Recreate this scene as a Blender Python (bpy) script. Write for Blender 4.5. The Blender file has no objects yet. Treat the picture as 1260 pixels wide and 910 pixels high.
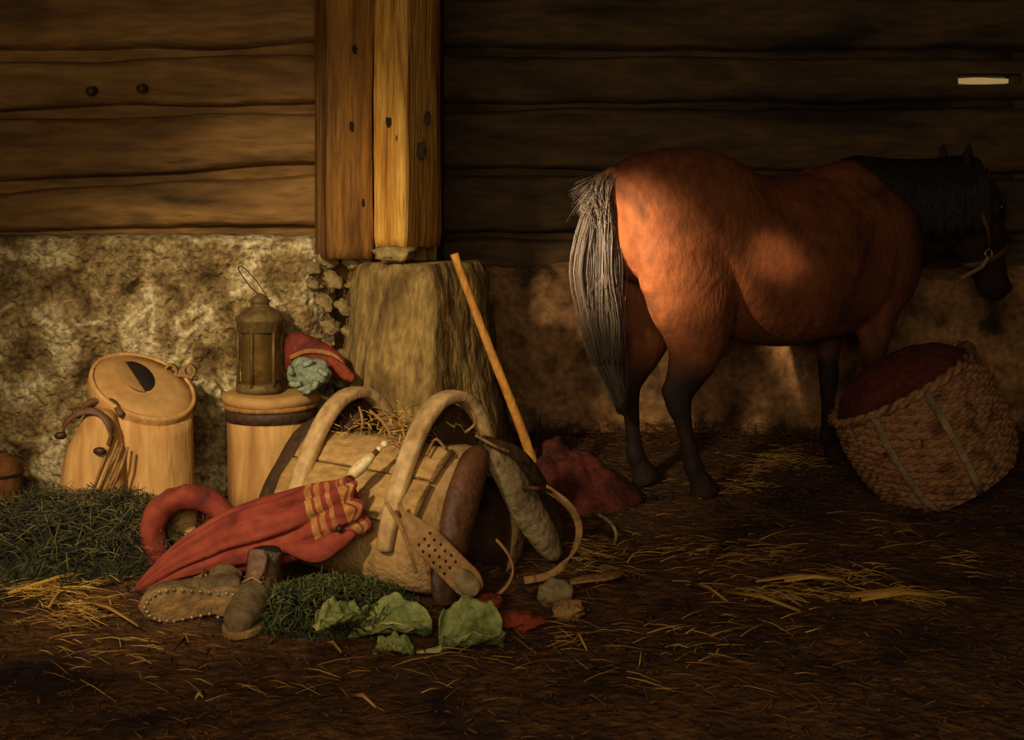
import bpy, math, random
from mathutils import Vector, Matrix, Euler, noise
random.seed(7)
PI = math.pi
F, HX, HY, CH = 1521.0, 630.0, 251.0, 1.1      # focal length in px, horizon point, eye height

def P(px, py, Y):
    return Vector(((px - HX) / F * Y, Y, CH - (py - HY) / F * Y))
def G(px, py, z=0.0):
    Y = F * (CH - z) / (py - HY)
    return Vector(((px - HX) / F * Y, Y, z))
def N(x, y=0, z=0): return noise.noise(Vector((x, y, z)))
def fbm(x, y, z=0, o=4):
    s, a, f = 0, 1, 1
    for _ in range(o):
        s += a * N(x * f, y * f, z * f); a *= .5; f *= 2.03
    return s
C = bpy.context.scene.collection

# ------------------------------------------------------------ materials
def lin(c):
    return tuple((v / 255 / 12.92 if v / 255 <= .04045 else ((v / 255 + .055) / 1.055) ** 2.4) for v in c) + (1,)
def mat(name, cols, scale=6, stretch=(1, 1, 1), rough=.85, bump=.3, bscale=None, detail=6, island=0, metal=0, dist=.6, spec=.25, lo=.3, hi=.7, rot=(0,0,0), bdist=.02, fine=.25):
    m = bpy.data.materials.new(name); m.use_nodes = True
    nt = m.node_tree; nd = nt.nodes; L = nt.links
    b = nd['Principled BSDF']
    b.inputs['Roughness'].default_value = rough; b.inputs['Metallic'].default_value = metal
    b.inputs['Specular IOR Level'].default_value = spec
    tc = nd.new('ShaderNodeTexCoord'); mp = nd.new('ShaderNodeMapping')
    mp.inputs['Scale'].default_value = stretch; mp.inputs['Rotation'].default_value = rot
    L.new(tc.outputs['Object'], mp.inputs[0])
    n = nd.new('ShaderNodeTexNoise'); n.inputs['Scale'].default_value = scale
    n.inputs['Detail'].default_value = detail; n.inputs['Distortion'].default_value = dist
    L.new(mp.outputs[0], n.inputs['Vector'])
    fac = n.outputs['Fac']
    r = nd.new('ShaderNodeValToRGB'); e = r.color_ramp.elements
    k = len(cols)
    while len(e) < k: e.new(.5)
    for i, c in enumerate(cols):
        e[i].position = lo + (hi - lo) * i / max(1, k - 1) if not island else i / max(1, k - 1)
        e[i].color = lin(c)
    if island:
        g = nd.new('ShaderNodeNewGeometry'); fac = g.outputs['Random Per Island']
    L.new(fac, r.inputs[0])
    out = r.outputs[0]
    if fine:
        n2 = nd.new('ShaderNodeTexNoise'); n2.inputs['Scale'].default_value = scale * 7
        n2.inputs['Detail'].default_value = 3; L.new(mp.outputs[0], n2.inputs['Vector'])
        mr = nd.new('ShaderNodeMapRange'); mr.inputs[1].default_value = .3; mr.inputs[2].default_value = .7
        mr.inputs[3].default_value = 1 - fine; mr.inputs[4].default_value = 1 + fine
        L.new(n2.outputs['Fac'], mr.inputs[0])
        mx = nd.new('ShaderNodeVectorMath'); mx.operation = 'SCALE'
        L.new(out, mx.inputs[0]); L.new(mr.outputs[0], mx.inputs['Scale']); out = mx.outputs[0]
    L.new(out, b.inputs['Base Color'])
    if bump:
        nb = nd.new('ShaderNodeTexNoise'); nb.inputs['Scale'].default_value = bscale or scale * 4
        nb.inputs['Detail'].default_value = 5; L.new(mp.outputs[0], nb.inputs['Vector'])
        bp = nd.new('ShaderNodeBump'); bp.inputs['Strength'].default_value = bump; bp.inputs['Distance'].default_value = bdist
        L.new(nb.outputs['Fac'], bp.inputs['Height']); L.new(bp.outputs[0], b.inputs['Normal'])
    return m

M = {}
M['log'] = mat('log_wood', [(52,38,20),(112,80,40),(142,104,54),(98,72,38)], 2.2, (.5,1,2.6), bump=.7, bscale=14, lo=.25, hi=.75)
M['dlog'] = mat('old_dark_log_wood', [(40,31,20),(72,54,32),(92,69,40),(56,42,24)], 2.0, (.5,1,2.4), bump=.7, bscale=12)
M['plaster'] = mat('mottled_lime_plaster', [(66,46,24),(118,94,54),(150,126,80),(198,178,132),(126,100,58)], 7, bump=1.0, bscale=26, rough=.95, detail=9, lo=.3, hi=.74, fine=.55)
M['masonry'] = mat('rough_brown_masonry', [(52,38,24),(130,94,58),(164,118,74),(96,70,42)], 4.5, bump=1, bscale=18, rough=.95, detail=8, fine=.35)
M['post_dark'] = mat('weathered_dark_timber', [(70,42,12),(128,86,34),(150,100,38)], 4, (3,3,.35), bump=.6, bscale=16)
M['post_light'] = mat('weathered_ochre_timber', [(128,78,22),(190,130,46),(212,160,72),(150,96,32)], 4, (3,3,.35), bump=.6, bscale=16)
M['pier'] = mat('stone_pier_skin', [(62,44,20),(112,86,44),(146,118,64),(92,66,34)], 5, (1.6,1.6,.5), bump=1, bscale=20, rough=.95, fine=.35)
M['stone'] = mat('rubble', [(70,52,28),(140,116,70),(180,152,96)], 7, bump=.8, rough=.95)
M['soil'] = mat('trodden_earth', [(38,22,10),(74,46,20),(98,64,28),(60,34,16)], 3.2, bump=1, bscale=30, rough=1, detail=9, fine=.45, bdist=.03)
M['straw_dull'] = mat('dull_litter', [(44,26,10),(78,48,18),(110,72,28),(92,48,20),(112,78,34),(60,40,18)], island=1, bump=0, rough=.9, fine=0)
M['straw_gold'] = mat('golden_straw', [(120,80,28),(176,128,48),(206,164,78),(150,104,40)], island=1, bump=0, rough=.7, fine=0)
M['hay'] = mat('bluish_green_hay', [(34,36,24),(52,54,36),(80,74,40),(120,104,54),(44,50,36),(64,46,24)], island=1, bump=0, rough=.85, fine=0)
M['haycore'] = mat('hay_core', [(22,24,14),(52,54,30)], 12, bump=1, rough=1)
M['green'] = mat('fresh_green_fodder', [(32,40,20),(60,68,30),(96,102,46),(70,60,28),(40,50,24)], island=1, bump=0, rough=.75, fine=0)
M['leaf'] = mat('cabbage_leaf', [(76,92,42),(126,132,66),(150,150,80),(66,92,46)], 9, bump=.6, rough=.6, spec=.4)
M['leafstalk'] = mat('leaf_stalk', [(170,164,96),(200,190,120)], 9, bump=.2, rough=.6)
M['palewood'] = mat('pale_stave_wood', [(142,94,44),(180,130,70),(198,150,86),(160,110,56)], 3, (3,3,.5), bump=.25, bscale=16, fine=.12, rough=.7)
M['palelid'] = mat('pale_lid_wood', [(150,106,54),(184,140,80),(172,124,68)], 4, bump=.2, fine=.12, rough=.7)
M['hollow'] = mat('dark_hollow', [(30,18,8),(44,28,14)], 5, bump=.2)
M['leather'] = mat('brown_leather', [(62,34,14),(96,60,30),(78,46,22)], 8, bump=.4, rough=.6, spec=.4)
M['leather_dark'] = mat('dark_leather', [(42,28,16),(72,50,30),(56,38,22)], 6, bump=.5, rough=.6, spec=.35)
M['leather_tan'] = mat('tan_leather', [(106,74,38),(152,112,62),(128,90,48)], 8, bump=.5, rough=.7)
M['felt'] = mat('grey_felt', [(92,74,46),(140,118,80),(120,98,62)], 7, bump=.8, rough=1)
M['canvas'] = mat('tan_canvas', [(112,78,42),(172,134,80),(146,108,62)], 4, bump=.5, bscale=60, rough=.9, fine=.15)
M['board'] = mat('saddle_board', [(104,72,36),(170,132,76),(140,102,54)], 4, (1,1,3), bump=.4, rough=.75)
M['arch'] = mat('worn_arch_wood', [(130,92,50),(178,142,92),(192,158,106)], 5, (1,1,1), bump=.4, rough=.75)
M['red'] = mat('red_cloth', [(78,26,16),(118,44,28),(134,56,36),(98,36,22)], 5, (1,1,1), bump=.35, rough=.85, fine=.15)
M['stripe'] = mat('tan_stripe', [(140,84,40),(176,128,66)], 9, bump=.3, rough=.9)
M['dred'] = mat('dark_red_cloth', [(46,20,12),(84,34,20),(64,26,16)], 7, bump=.6, rough=.95, fine=.4)
M['brass'] = mat('tarnished_tin', [(60,44,22),(112,88,48),(84,64,32)], 7, bump=.4, rough=.6, metal=.3)
M['dbrass'] = mat('blackened_tin', [(44,30,14),(84,60,30)], 9, bump=.3, rough=.5, metal=.4)
M['ivory'] = mat('ivory', [(190,160,100),(226,206,160)], 12, bump=.1, rough=.4)
M['redleather'] = mat('red_leather', [(70,22,14),(116,42,26),(92,30,18)], 9, bump=.3, rough=.75, spec=.3)
M['greycloth'] = mat('grey_green_cloth', [(96,106,78),(146,152,120),(120,130,98)], 12, bump=.5, rough=.95)
M['boot'] = mat('muddy_boot_leather', [(58,46,26),(102,82,52),(82,64,38)], 8, bump=.6, rough=.75)
M['sole'] = mat('worn_sole', [(96,66,34),(140,106,62),(116,84,46)], 9, bump=.6, rough=.8)
M['nail'] = mat('iron_nail', [(120,110,90),(170,160,130)], 9, bump=0, rough=.35, metal=.6, fine=0)
M['wicker'] = mat('brown_wicker', [(72,42,24),(124,82,50),(148,104,64),(96,60,34)], 16, bump=.5, rough=.75, fine=.3)
M['stickwood'] = mat('ochre_stick', [(150,90,30),(204,142,62),(180,116,44)], 6, (2,2,.6), bump=.3, rough=.6)
M['terracotta'] = mat('reddish_root', [(110,40,18),(150,66,34)], 14, bump=.6, rough=.8)
M['keg'] = mat('brown_keg_wood', [(92,52,22),(134,84,42)], 6, bump=.4)
M['tail'] = mat('tail_hair', [(46,34,26),(64,50,38),(104,90,72),(56,42,30),(84,70,54)], island=1, bump=0, rough=.5, spec=.5, fine=0)
M['mane'] = mat('mane_hair', [(18,12,8),(34,24,16),(46,32,20)], island=1, bump=0, rough=.5, spec=.4, fine=0)
M['eye'] = mat('eye', [(10,6,4),(20,12,8)], 5, bump=0, rough=.1, spec=.8, fine=0)
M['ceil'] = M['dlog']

# horse coat: bay, black points on the lower legs, shade on shoulder, neck and head painted in
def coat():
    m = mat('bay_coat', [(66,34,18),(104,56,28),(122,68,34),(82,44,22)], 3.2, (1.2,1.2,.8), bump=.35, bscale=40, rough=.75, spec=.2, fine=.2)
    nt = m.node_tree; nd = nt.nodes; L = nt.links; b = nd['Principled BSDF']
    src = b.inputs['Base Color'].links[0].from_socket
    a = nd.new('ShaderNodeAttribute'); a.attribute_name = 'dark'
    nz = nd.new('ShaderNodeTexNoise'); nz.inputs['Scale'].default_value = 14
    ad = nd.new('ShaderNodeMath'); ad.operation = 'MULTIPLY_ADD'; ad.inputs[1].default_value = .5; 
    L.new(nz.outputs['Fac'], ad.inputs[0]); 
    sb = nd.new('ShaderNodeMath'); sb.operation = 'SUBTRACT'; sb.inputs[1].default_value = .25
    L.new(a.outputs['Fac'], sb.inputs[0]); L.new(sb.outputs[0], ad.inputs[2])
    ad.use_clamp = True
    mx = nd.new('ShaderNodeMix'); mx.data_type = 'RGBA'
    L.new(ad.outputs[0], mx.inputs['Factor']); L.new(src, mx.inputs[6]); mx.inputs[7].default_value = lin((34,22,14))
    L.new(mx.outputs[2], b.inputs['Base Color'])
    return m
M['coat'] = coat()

# ------------------------------------------------------------ mesh collector
class MB:
    def __init__(s): s.v = []; s.f = []; s.mi = []
    def add(s, vs, fs, mi=0):
        o = len(s.v); s.v += [Vector(v) for v in vs]; s.f += [tuple(o + i for i in f) for f in fs]; s.mi += [mi] * len(fs); return s
    def rings(s, rs, cap=True, closed=True, mi=0, loop=False, mif=None):
        n = len(rs[0]); o = len(s.v)
        for r in rs: s.v += [Vector(p) for p in r]
        K = len(rs)
        for k in range(K if loop else K - 1):
            k2 = (k + 1) % K
            for i in range(n if closed else n - 1):
                j = (i + 1) % n
                s.f.append((o+k*n+i, o+k*n+j, o+k2*n+j, o+k2*n+i)); s.mi.append(mif(k, i) if mif else mi)
        if cap and closed and not loop:
            s.f.append(tuple(o + i for i in range(n))[::-1]); s.mi.append(mi)
            s.f.append(tuple(o + (K-1)*n + i for i in range(n))); s.mi.append(mi)
        return s
    def tube(s, pts, rad, n=8, flat=1.0, up=None, mi=0, loop=False, cap=True):
        pts = [Vector(p) for p in pts]; K = len(pts); rs = []
        ref = Vector(up) if up else Vector((0.13, .21, 1)).normalized()
        for k in range(K):
            if loop: t = pts[(k+1) % K] - pts[k-1]
            else: t = pts[min(k+1, K-1)] - pts[max(k-1, 0)]
            t = t.normalized() if t.length > 1e-9 else Vector((0,0,1))
            a = ref - t * ref.dot(t)
            if a.length < 1e-3: a = Vector((1,0,0)) - t * t.x
            a.normalize()
            if not up: ref = a
            b = t.cross(a)
            r = rad[k] if isinstance(rad, (list, tuple)) else rad
            ra, rb = (r if isinstance(r, (list, tuple)) else (r, r * flat))
            rs.append([pts[k] + a * (ra * math.cos(2*PI*i/n)) + b * (rb * math.sin(2*PI*i/n)) for i in range(n)])
        return s.rings(rs, loop=loop, mi=mi, cap=cap)
    def ribbon(s, pts, w, t, up, mi=0):            # strap: w across along 'up', t thick
        pts = [Vector(p) for p in pts]; K = len(pts); rs = []
        for k in range(K):
            tg = (pts[min(k+1, K-1)] - pts[max(k-1, 0)]).normalized()
            u = Vector(up[k] if isinstance(up, list) else up); a = (u - tg * u.dot(tg)).normalized(); b = tg.cross(a)
            ww = w[k] if isinstance(w, (list, tuple)) else w
            q = [(-1,-.6),(-.85,-1),(.85,-1),(1,-.6),(1,.6),(.85,1),(-.85,1),(-1,.6)]
            rs.append([pts[k] + a * (x*ww/2) + b * (y*t/2) for x, y in q])
        return s.rings(rs, mi=mi)
    def lathe(s, prof, n=48, c=(0,0,0), mi=0, cap=True):
        c = Vector(c)
        return s.rings([[c + Vector((r*math.cos(2*PI*i/n), r*math.sin(2*PI*i/n), z)) for i in range(n)] for r, z in prof], cap=cap, mi=mi)
    def ball(s, c, r, n=12, sc=(1,1,1), mi=0, amp=0, seed=0, R=None):
        c = Vector(c); rs = []
        for k in range(1, n):
            ph = PI * k / n; ring = []
            for i in range(2*n):
                a = PI * i / n
                d = Vector((math.sin(ph)*math.cos(a), math.sin(ph)*math.sin(a), -math.cos(ph)))
                q = r * (1 + amp * noise.noise(d * 1.7 + Vector((seed, seed*2, 0))) + amp*.4 * noise.noise(d * 5 + Vector((seed, 0, 9))))
                v = Vector((d.x*sc[0]*q, d.y*sc[1]*q, d.z*sc[2]*q))
                if R: v = R @ v
                ring.append(c + v)
            rs.append(ring)
        return s.rings(rs, mi=mi)
    def box(s, c, d, R=None, mi=0):
        c = Vector(c); vs = []
        for x in (-1,1):
            for y in (-1,1):
                for z in (-1,1):
                    v = Vector((x*d[0]/2, y*d[1]/2, z*d[2]/2)); vs.append(c + (R @ v if R else v))
        return s.add(vs, [(0,1,3,2),(4,6,7,5),(0,4,5,1),(2,3,7,6),(0,2,6,4),(1,5,7,3)], mi)
    def build(s, name, mats, parent=None, smooth=True, sub=0, bevel=0, solid=0, angle=None, local=False, origin=None):
        me = bpy.data.meshes.new(name)
        off = Vector((0,0,0))
        if not local:
            if parent: 
                q = parent
                while q.parent: q = q.parent
                off = q.location if q.type == 'EMPTY' or q.get('_o') else Vector((0,0,0))
            elif origin is not None: off = Vector(origin)
            else:
                xs = [v.x for v in s.v]; ys = [v.y for v in s.v]; zs = [v.z for v in s.v]
                off = Vector(((min(xs)+max(xs))/2, (min(ys)+max(ys))/2, min(zs)))
        me.from_pydata([v - off for v in s.v], [], s.f)
        for m in (mats if isinstance(mats, (list, tuple)) else [mats]): me.materials.append(M[m])
        for p, i in zip(me.polygons, s.mi): p.material_index = i; p.use_smooth = smooth
        me.update()
        o = bpy.data.objects.new(name, me); C.objects.link(o)
        if parent: o.parent = parent
        else:
            o.location = off
            if not local: o['_o'] = 1
        if sub:
            m = o.modifiers.new('s', 'SUBSURF'); m.levels = m.render_levels = sub
        if solid:
            m = o.modifiers.new('t', 'SOLIDIFY'); m.thickness = solid; m.offset = 0
        if bevel:
            m = o.modifiers.new('b', 'BEVEL'); m.width = bevel; m.segments = 2; m.limit_method = 'ANGLE'
        return o
def tag(o, label, cat, group=None, kind=None):
    o['label'] = label; o['category'] = cat
    if group: o['group'] = group
    if kind: o['kind'] = kind
    return o
def struct(o): o['kind'] = 'structure'; return o
def thing(name, label, cat, loc, rot=(0,0,0), group=None):
    o = bpy.data.objects.new(name, None); C.objects.link(o)
    o.location = loc; o.rotation_euler = rot; o.empty_display_size = .05
    return tag(o, label, cat, group)
def smoothpath(pts, n=6):
    pts = [Vector(p) for p in pts]; out = []
    for k in range(len(pts)-1):
        p0 = pts[max(k-1,0)]; p1 = pts[k]; p2 = pts[k+1]; p3 = pts[min(k+2, len(pts)-1)]
        for i in range(n):
            t = i/n
            out.append(.5*((2*p1)+(p2-p0)*t+(2*p0-5*p1+4*p2-p3)*t*t+(-p0+3*p1-3*p2+p3)*t**3))
    out.append(pts[-1]); return out
def interp(tab, t):
    for k in range(len(tab)-1):
        if t <= tab[k+1][0]:
            u = (t-tab[k][0])/(tab[k+1][0]-tab[k][0]); u = max(0, min(1, u))
            return [a+(b-a)*u for a, b in zip(tab[k][1:], tab[k+1][1:])]
    return list(tab[-1][1:])
def cyc(o, voxel, smooth=4):                       # fuse overlapping volumes into one continuous skin
    m = o.modifiers.new('r', 'REMESH'); m.mode = 'VOXEL'; m.voxel_size = voxel
    m2 = o.modifiers.new('sm', 'SMOOTH'); m2.factor = .5; m2.iterations = smooth
    dg = bpy.context.evaluated_depsgraph_get(); dg.update()
    me = bpy.data.meshes.new_from_object(o.evaluated_get(dg))
    o.modifiers.clear(); mats = list(o.data.materials); o.data = me
    if not me.materials:
        for q in mats: me.materials.append(q)
    for p in me.polygons: p.use_smooth = True
    return o

# ------------------------------------------------------------ ground
HEAP = [(-1.62, 3.95, .50, .42, .20)]
def gz(x, y):
    z = .018 * fbm(x*1.3, y*1.3, 0, 4) + .006 * N(x*14, y*14)
    return z
def grid(x0, x1, nx, z0, z1, nz, fn, mi=None):
    b = MB(); vs = [fn(x0+(x1-x0)*i/nx, z0+(z1-z0)*j/nz) for j in range(nz+1) for i in range(nx+1)]
    fs = [(j*(nx+1)+i, j*(nx+1)+i+1, (j+1)*(nx+1)+i+1, (j+1)*(nx+1)+i) for j in range(nz) for i in range(nx)]
    b.add(vs, fs); return b
g = grid(-3.3, 3.3, 260, -1.2, 6.3, 280, lambda x, y: (x, y, gz(x, y)))
struct(g.build('floor', 'soil', origin=(0,0,0)))

# ------------------------------------------------------------ walls
def logface(grooves, y0, seed, depth=.14, amp=.03):
    def fn(x, z):
        d = 9
        for (zl, zr, xl, xr) in grooves:
            t = (x-xl)/(xr-xl); gzv = zl+(zr-zl)*max(-1, min(2, t)) + .012*fbm(x*1.6+seed, zl*5, 0, 3)
            d = min(d, abs(z-gzv)/(.013+.010*N(x*2.2, zl*9, seed)))
        g = math.exp(-d*d*.5)
        gb = math.exp(-d*.22)
        return (x, y0 + depth*g + .03*gb + amp*.5*fbm(x*1.5, z*5+seed, seed, 4) + .004*N(x*12, z*40), z)
    return fn
XL0, XL1 = (0-630)/F*4.75, (390-630)/F*4.75
zz = lambda py, Y: CH-(py-HY)/F*Y
gr = [(zz(l,4.75), zz(r,4.75), XL0, XL1) for l, r in ((66,58),(140,133),(230,208),(292,284))] + [(2.14,2.12,XL0,XL1),(2.4,2.4,XL0,XL1),(2.62,2.62,XL0,XL1)]
b = grid(-3.3, -.33, 420, .80, 2.8, 300, logface(gr, 4.75, 3))
b.box((-1.8, 4.93, 1.4), (3.0, .2, 2.8))
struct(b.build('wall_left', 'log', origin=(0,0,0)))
# plaster footing wall, standing a hand's breadth proud of the logs
def plast(x, z):
    top = .985 + .012*fbm(x*3, 2, 0, 3)
    e = max(0, (z-top+.035)/.035); e = min(1, e)
    zf = z if z < top-.035 else top-.035 + .035*math.sin(e*PI/2)
    y = 4.62 + .09*(1-math.cos(e*PI/2)) + (.022*fbm(x*4, z*4, 5, 5) + .013*N(x*22, z*22) + .009*N(x*48,z*48) + .006*N(x*90,z*90))*(1-e*.5)
    if z >= top: y = 4.62+.09+ (z-top)*2
    ex = max(0, (x+.76+.02*fbm(z*6, 3, 0, 3))/.05)
    y += min(.16, ex*.07)
    return (x, y, min(zf, top + .006*N(x*12,0)))
struct(grid(-2.6, -.68, 760, -.05, 1.06, 400, plast).build('wall_base', 'plaster', origin=(0,0,0)))
# far wall: rough masonry foot, logs above
gr2 = [(zz(y,6.0), zz(y+s,6.0), 0, 2.4) for y, s in ((62,4),(130,-3),(212,4),(290,2),(-10,0),(-80,2),(-150,0))]
lf = logface(gr2, 6.0, 11, .12, .045)
SX0, SX1, SZ = 2.17, 2.47, zz(97, 6.0)
def far(x, z): return lf(x, z)
b = MB()
def sub(x0, x1, z0, z1):
    nx = max(2, int((x1-x0)*90)); nz = max(2, int((z1-z0)*110))
    q = grid(x0, x1, nx, z0, z1, nz, far); b.add(q.v, q.f)
sub(-.4, SX0, .72, 2.8); sub(SX0, SX1, .72, SZ-.026); sub(SX0, SX1, SZ+.026, 2.8); sub(SX1, 3.35, .72, 2.8)
for (x0,x1,z0,z1) in ((-.4,SX0,0,2.8),(SX1,3.35,0,2.8),(SX0,SX1,0,SZ-.026),(SX0,SX1,SZ+.026,2.8)):
    b.box(((x0+x1)/2, 6.14, (z0+z1)/2), (x1-x0, .1, z1-z0))
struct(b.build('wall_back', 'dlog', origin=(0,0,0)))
def mas(x, z):
    top = .80+.03*fbm(x*2, 1, 0, 3); e = min(1, max(0, (z-top+.06)/.06))
    return (x, 5.93 + .08*e + (.035*fbm(x*2.6, z*3.2, 8, 5)+.008*N(x*20, z*20)), min(z, top))
struct(grid(-.4, 3.35, 330, -.05, .88, 110, mas).build('wall_footing', 'masonry', origin=(0,0,0)))
b = MB(); b.box((-.40, 5.5, 1.4), (.14, 1.2, 2.9)); struct(b.build('wall_return', 'dlog', origin=(0,0,0), smooth=False))
b = MB(); b.box((3.38, 2.6, 1.4), (.14, 7.6, 2.9)); struct(b.build('wall_right', 'dlog', origin=(0,0,0), smooth=False))
b = MB(); b.box((-3.38, 1.75, 1.4), (.14, 5.9, 2.9)); struct(b.build('wall_side', 'dlog', origin=(0,0,0), smooth=False))
b = MB()
for i in range(22): b.box((-3.3+.31*i+.02, 2.5, 2.84), (.30, 7.4, .05))
struct(b.build('ceiling', 'dlog', origin=(0,0,0), smooth=False, bevel=.006))
# daylight chink between two logs: the bright outside seen through it
sky = bpy.data.materials.new('daylight'); sky.use_nodes = True
bs = sky.node_tree.nodes['Principled BSDF']; bs.inputs['Base Color'].default_value = (0,0,0,1)
bs.inputs['Emission Color'].default_value = lin((236,196,120)); bs.inputs['Emission Strength'].default_value = .38
M['sky'] = sky
b = MB()
rs = []
for i in range(25):
    x = SX0+.02+(SX1-SX0-.04)*i/24; h = .010+.009*N(x*9, 3)+.006*math.sin(PI*i/24)
    rs.append([(x,6.10,SZ-h),(x,6.12,SZ-h),(x,6.12,SZ+h),(x,6.10,SZ+h)])
b.rings(rs)
struct(b.build('window_1', 'sky', origin=(0,0,0)))

# ------------------------------------------------------------ posts, pier, rubble, stick
def post(name, foot, ztop, zbot, m, label, seed, knots):
    b = MB(); rs = []; K = 46
    pts = [Vector(p) for p in foot]; poly = []
    for i in range(len(pts)):
        p, q = pts[i], pts[(i+1) % len(pts)]
        for k in range(7): poly.append(p.lerp(q, k/7))
    c = sum(poly, Vector((0,0,0)))/len(poly)
    for k in range(K+1):
        z = zbot+(ztop-zbot)*k/K; r = []
        for p in poly:
            d = p-c; s = 1 + .045*fbm(p.x*9+seed, p.y*9, z*1.6, 4) - (.05 if k == 0 else 0)
            v = c + d*s
            zz_ = z + (.012*N(p.x*30, p.y*30, seed) if k == 0 else 0)
            r.append((v.x, v.y, zz_))
        rs.append(r)
    b.rings(rs)
    root = thing(name, label, 'post', (c.x, c.y, zbot))
    b.build('beam', m, root)
    for (px, py, Y, r) in knots:
        n = MB(); n.ball(P(px, py, Y), r, 8, (1,.35,1.9), amp=.5, seed=px); n.build('knot', 'hollow', root)
    return root
def pv(px, Y): return ((px-HX)/F*Y, Y, 0)
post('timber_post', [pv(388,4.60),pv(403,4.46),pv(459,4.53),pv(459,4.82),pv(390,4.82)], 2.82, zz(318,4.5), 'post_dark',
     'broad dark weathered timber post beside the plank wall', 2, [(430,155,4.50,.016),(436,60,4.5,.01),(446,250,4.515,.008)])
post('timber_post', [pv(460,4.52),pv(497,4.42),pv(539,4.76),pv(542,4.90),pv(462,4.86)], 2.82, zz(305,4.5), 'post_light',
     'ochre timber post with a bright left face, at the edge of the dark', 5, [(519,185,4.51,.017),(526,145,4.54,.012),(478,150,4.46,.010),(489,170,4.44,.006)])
# pier
def pier():
    lev = []
    top = [pv(430,4.66),pv(444,4.50),pv(480,4.40),pv(532,4.36),pv(592,4.66),pv(596,4.86),pv(436,4.90)]
    bot = [pv(404,4.64),pv(420,4.38),pv(480,4.24),pv(548,4.18),pv(632,4.62),pv(636,4.86),pv(410,4.90)]
    b = MB(); rs = []; K = 60
    for k in range(K+1):
        t = k/K; z = .905*(t) - .02; ring = []
        n = len(top)
        for i in range(n):
            for s in range(9):
                u = s/9; p = Vector(bot[i]).lerp(Vector(bot[(i+1)%n]), u).lerp(Vector(top[i]).lerp(Vector(top[(i+1)%n]), u), t**.8)
                c = Vector((-.38, 4.6, 0)); d = p-c
                f = 1+.10*fbm(p.x*7, p.y*7, z*3, 5)+.035*N(p.x*24,p.y*24,z*10)+.02*N(p.x*60,p.y*60,z*40)
                f *= 1-.10*max(0, (t-.93)/.07)**2
                v = c+d*f; ring.append((v.x, v.y, z+.01*N(p.x*6,p.y*6,3)))
        rs.append(ring)
    b.rings(rs)
    return b.build('stone_pier', 'pier', origin=(-.38,4.6,0))
pr = pier(); tag(pr, 'tapering rough stone pier that carries the two timber posts', 'pier')
b = MB(); b.ball((0,0,0), 1, 10, (.075,.05,.028), amp=.5, seed=4)
o = b.build('pier_cap_stone', 'stone', local=True); o.location = P(487,311,4.42)
tag(o, 'flat pale stone wedged between the ochre post and the pier top', 'stone')
rub = [(405,318,.036),(432,322,.030),(412,345,.034),(436,350,.026),(400,372,.036),(424,378,.032),(408,402,.034),(430,410,.026),(398,430,.036),(420,438,.030),(404,462,.034),(424,470,.028),(384,330,.028),(386,350,.024),(448,318,.024)]
for i, (px, py, r) in enumerate(rub):
    b = MB(); b.ball((0,0,0), r, 9, (1.25+.3*N(i,.5), .9, .8+.3*N(i,7)), amp=.55, seed=i*3.1)
    o = b.build('rubble_stone', 'stone', local=True); o.location = P(px, py, 4.60)
    o.rotation_euler = (random.random(), random.random(), random.random())
    tag(o, 'small rubble stone in the broken edge between plaster and pier', 'stone', 'rubble stones beside the pier')
# stick
b = MB(); p0 = G(668,616,.0)+Vector((0,-.0,.012)); p1 = P(562,313,4.40)
pts = [p0.lerp(p1, t) + Vector((.010*math.sin(t*5), .0, .006*math.sin(t*9))) for t in [i/24 for i in range(25)]]
b.tube(pts, [.020-.006*i/24+.0018*N(i*.9) for i in range(25)], 12)
tag(b.build('wooden_stick', 'stickwood'), 'long ochre wooden stick leaning against the stone pier', 'stick')

for px, py, lab in ((112,110,'dark wooden peg stub in the upper left log, left of its pair'),(174,107,'dark wooden peg stub in the upper left log, nearer the post')):
    b = MB(); c = P(px, py, 4.74); b.tube([c+Vector((0,.05,0)), c+Vector((.006,-.03,-.008)), c+Vector((.02,-.06,-.014))], [.020,.017,.010], 9)
    tag(b.build('wooden_peg', 'leather_dark'), lab, 'peg')

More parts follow.
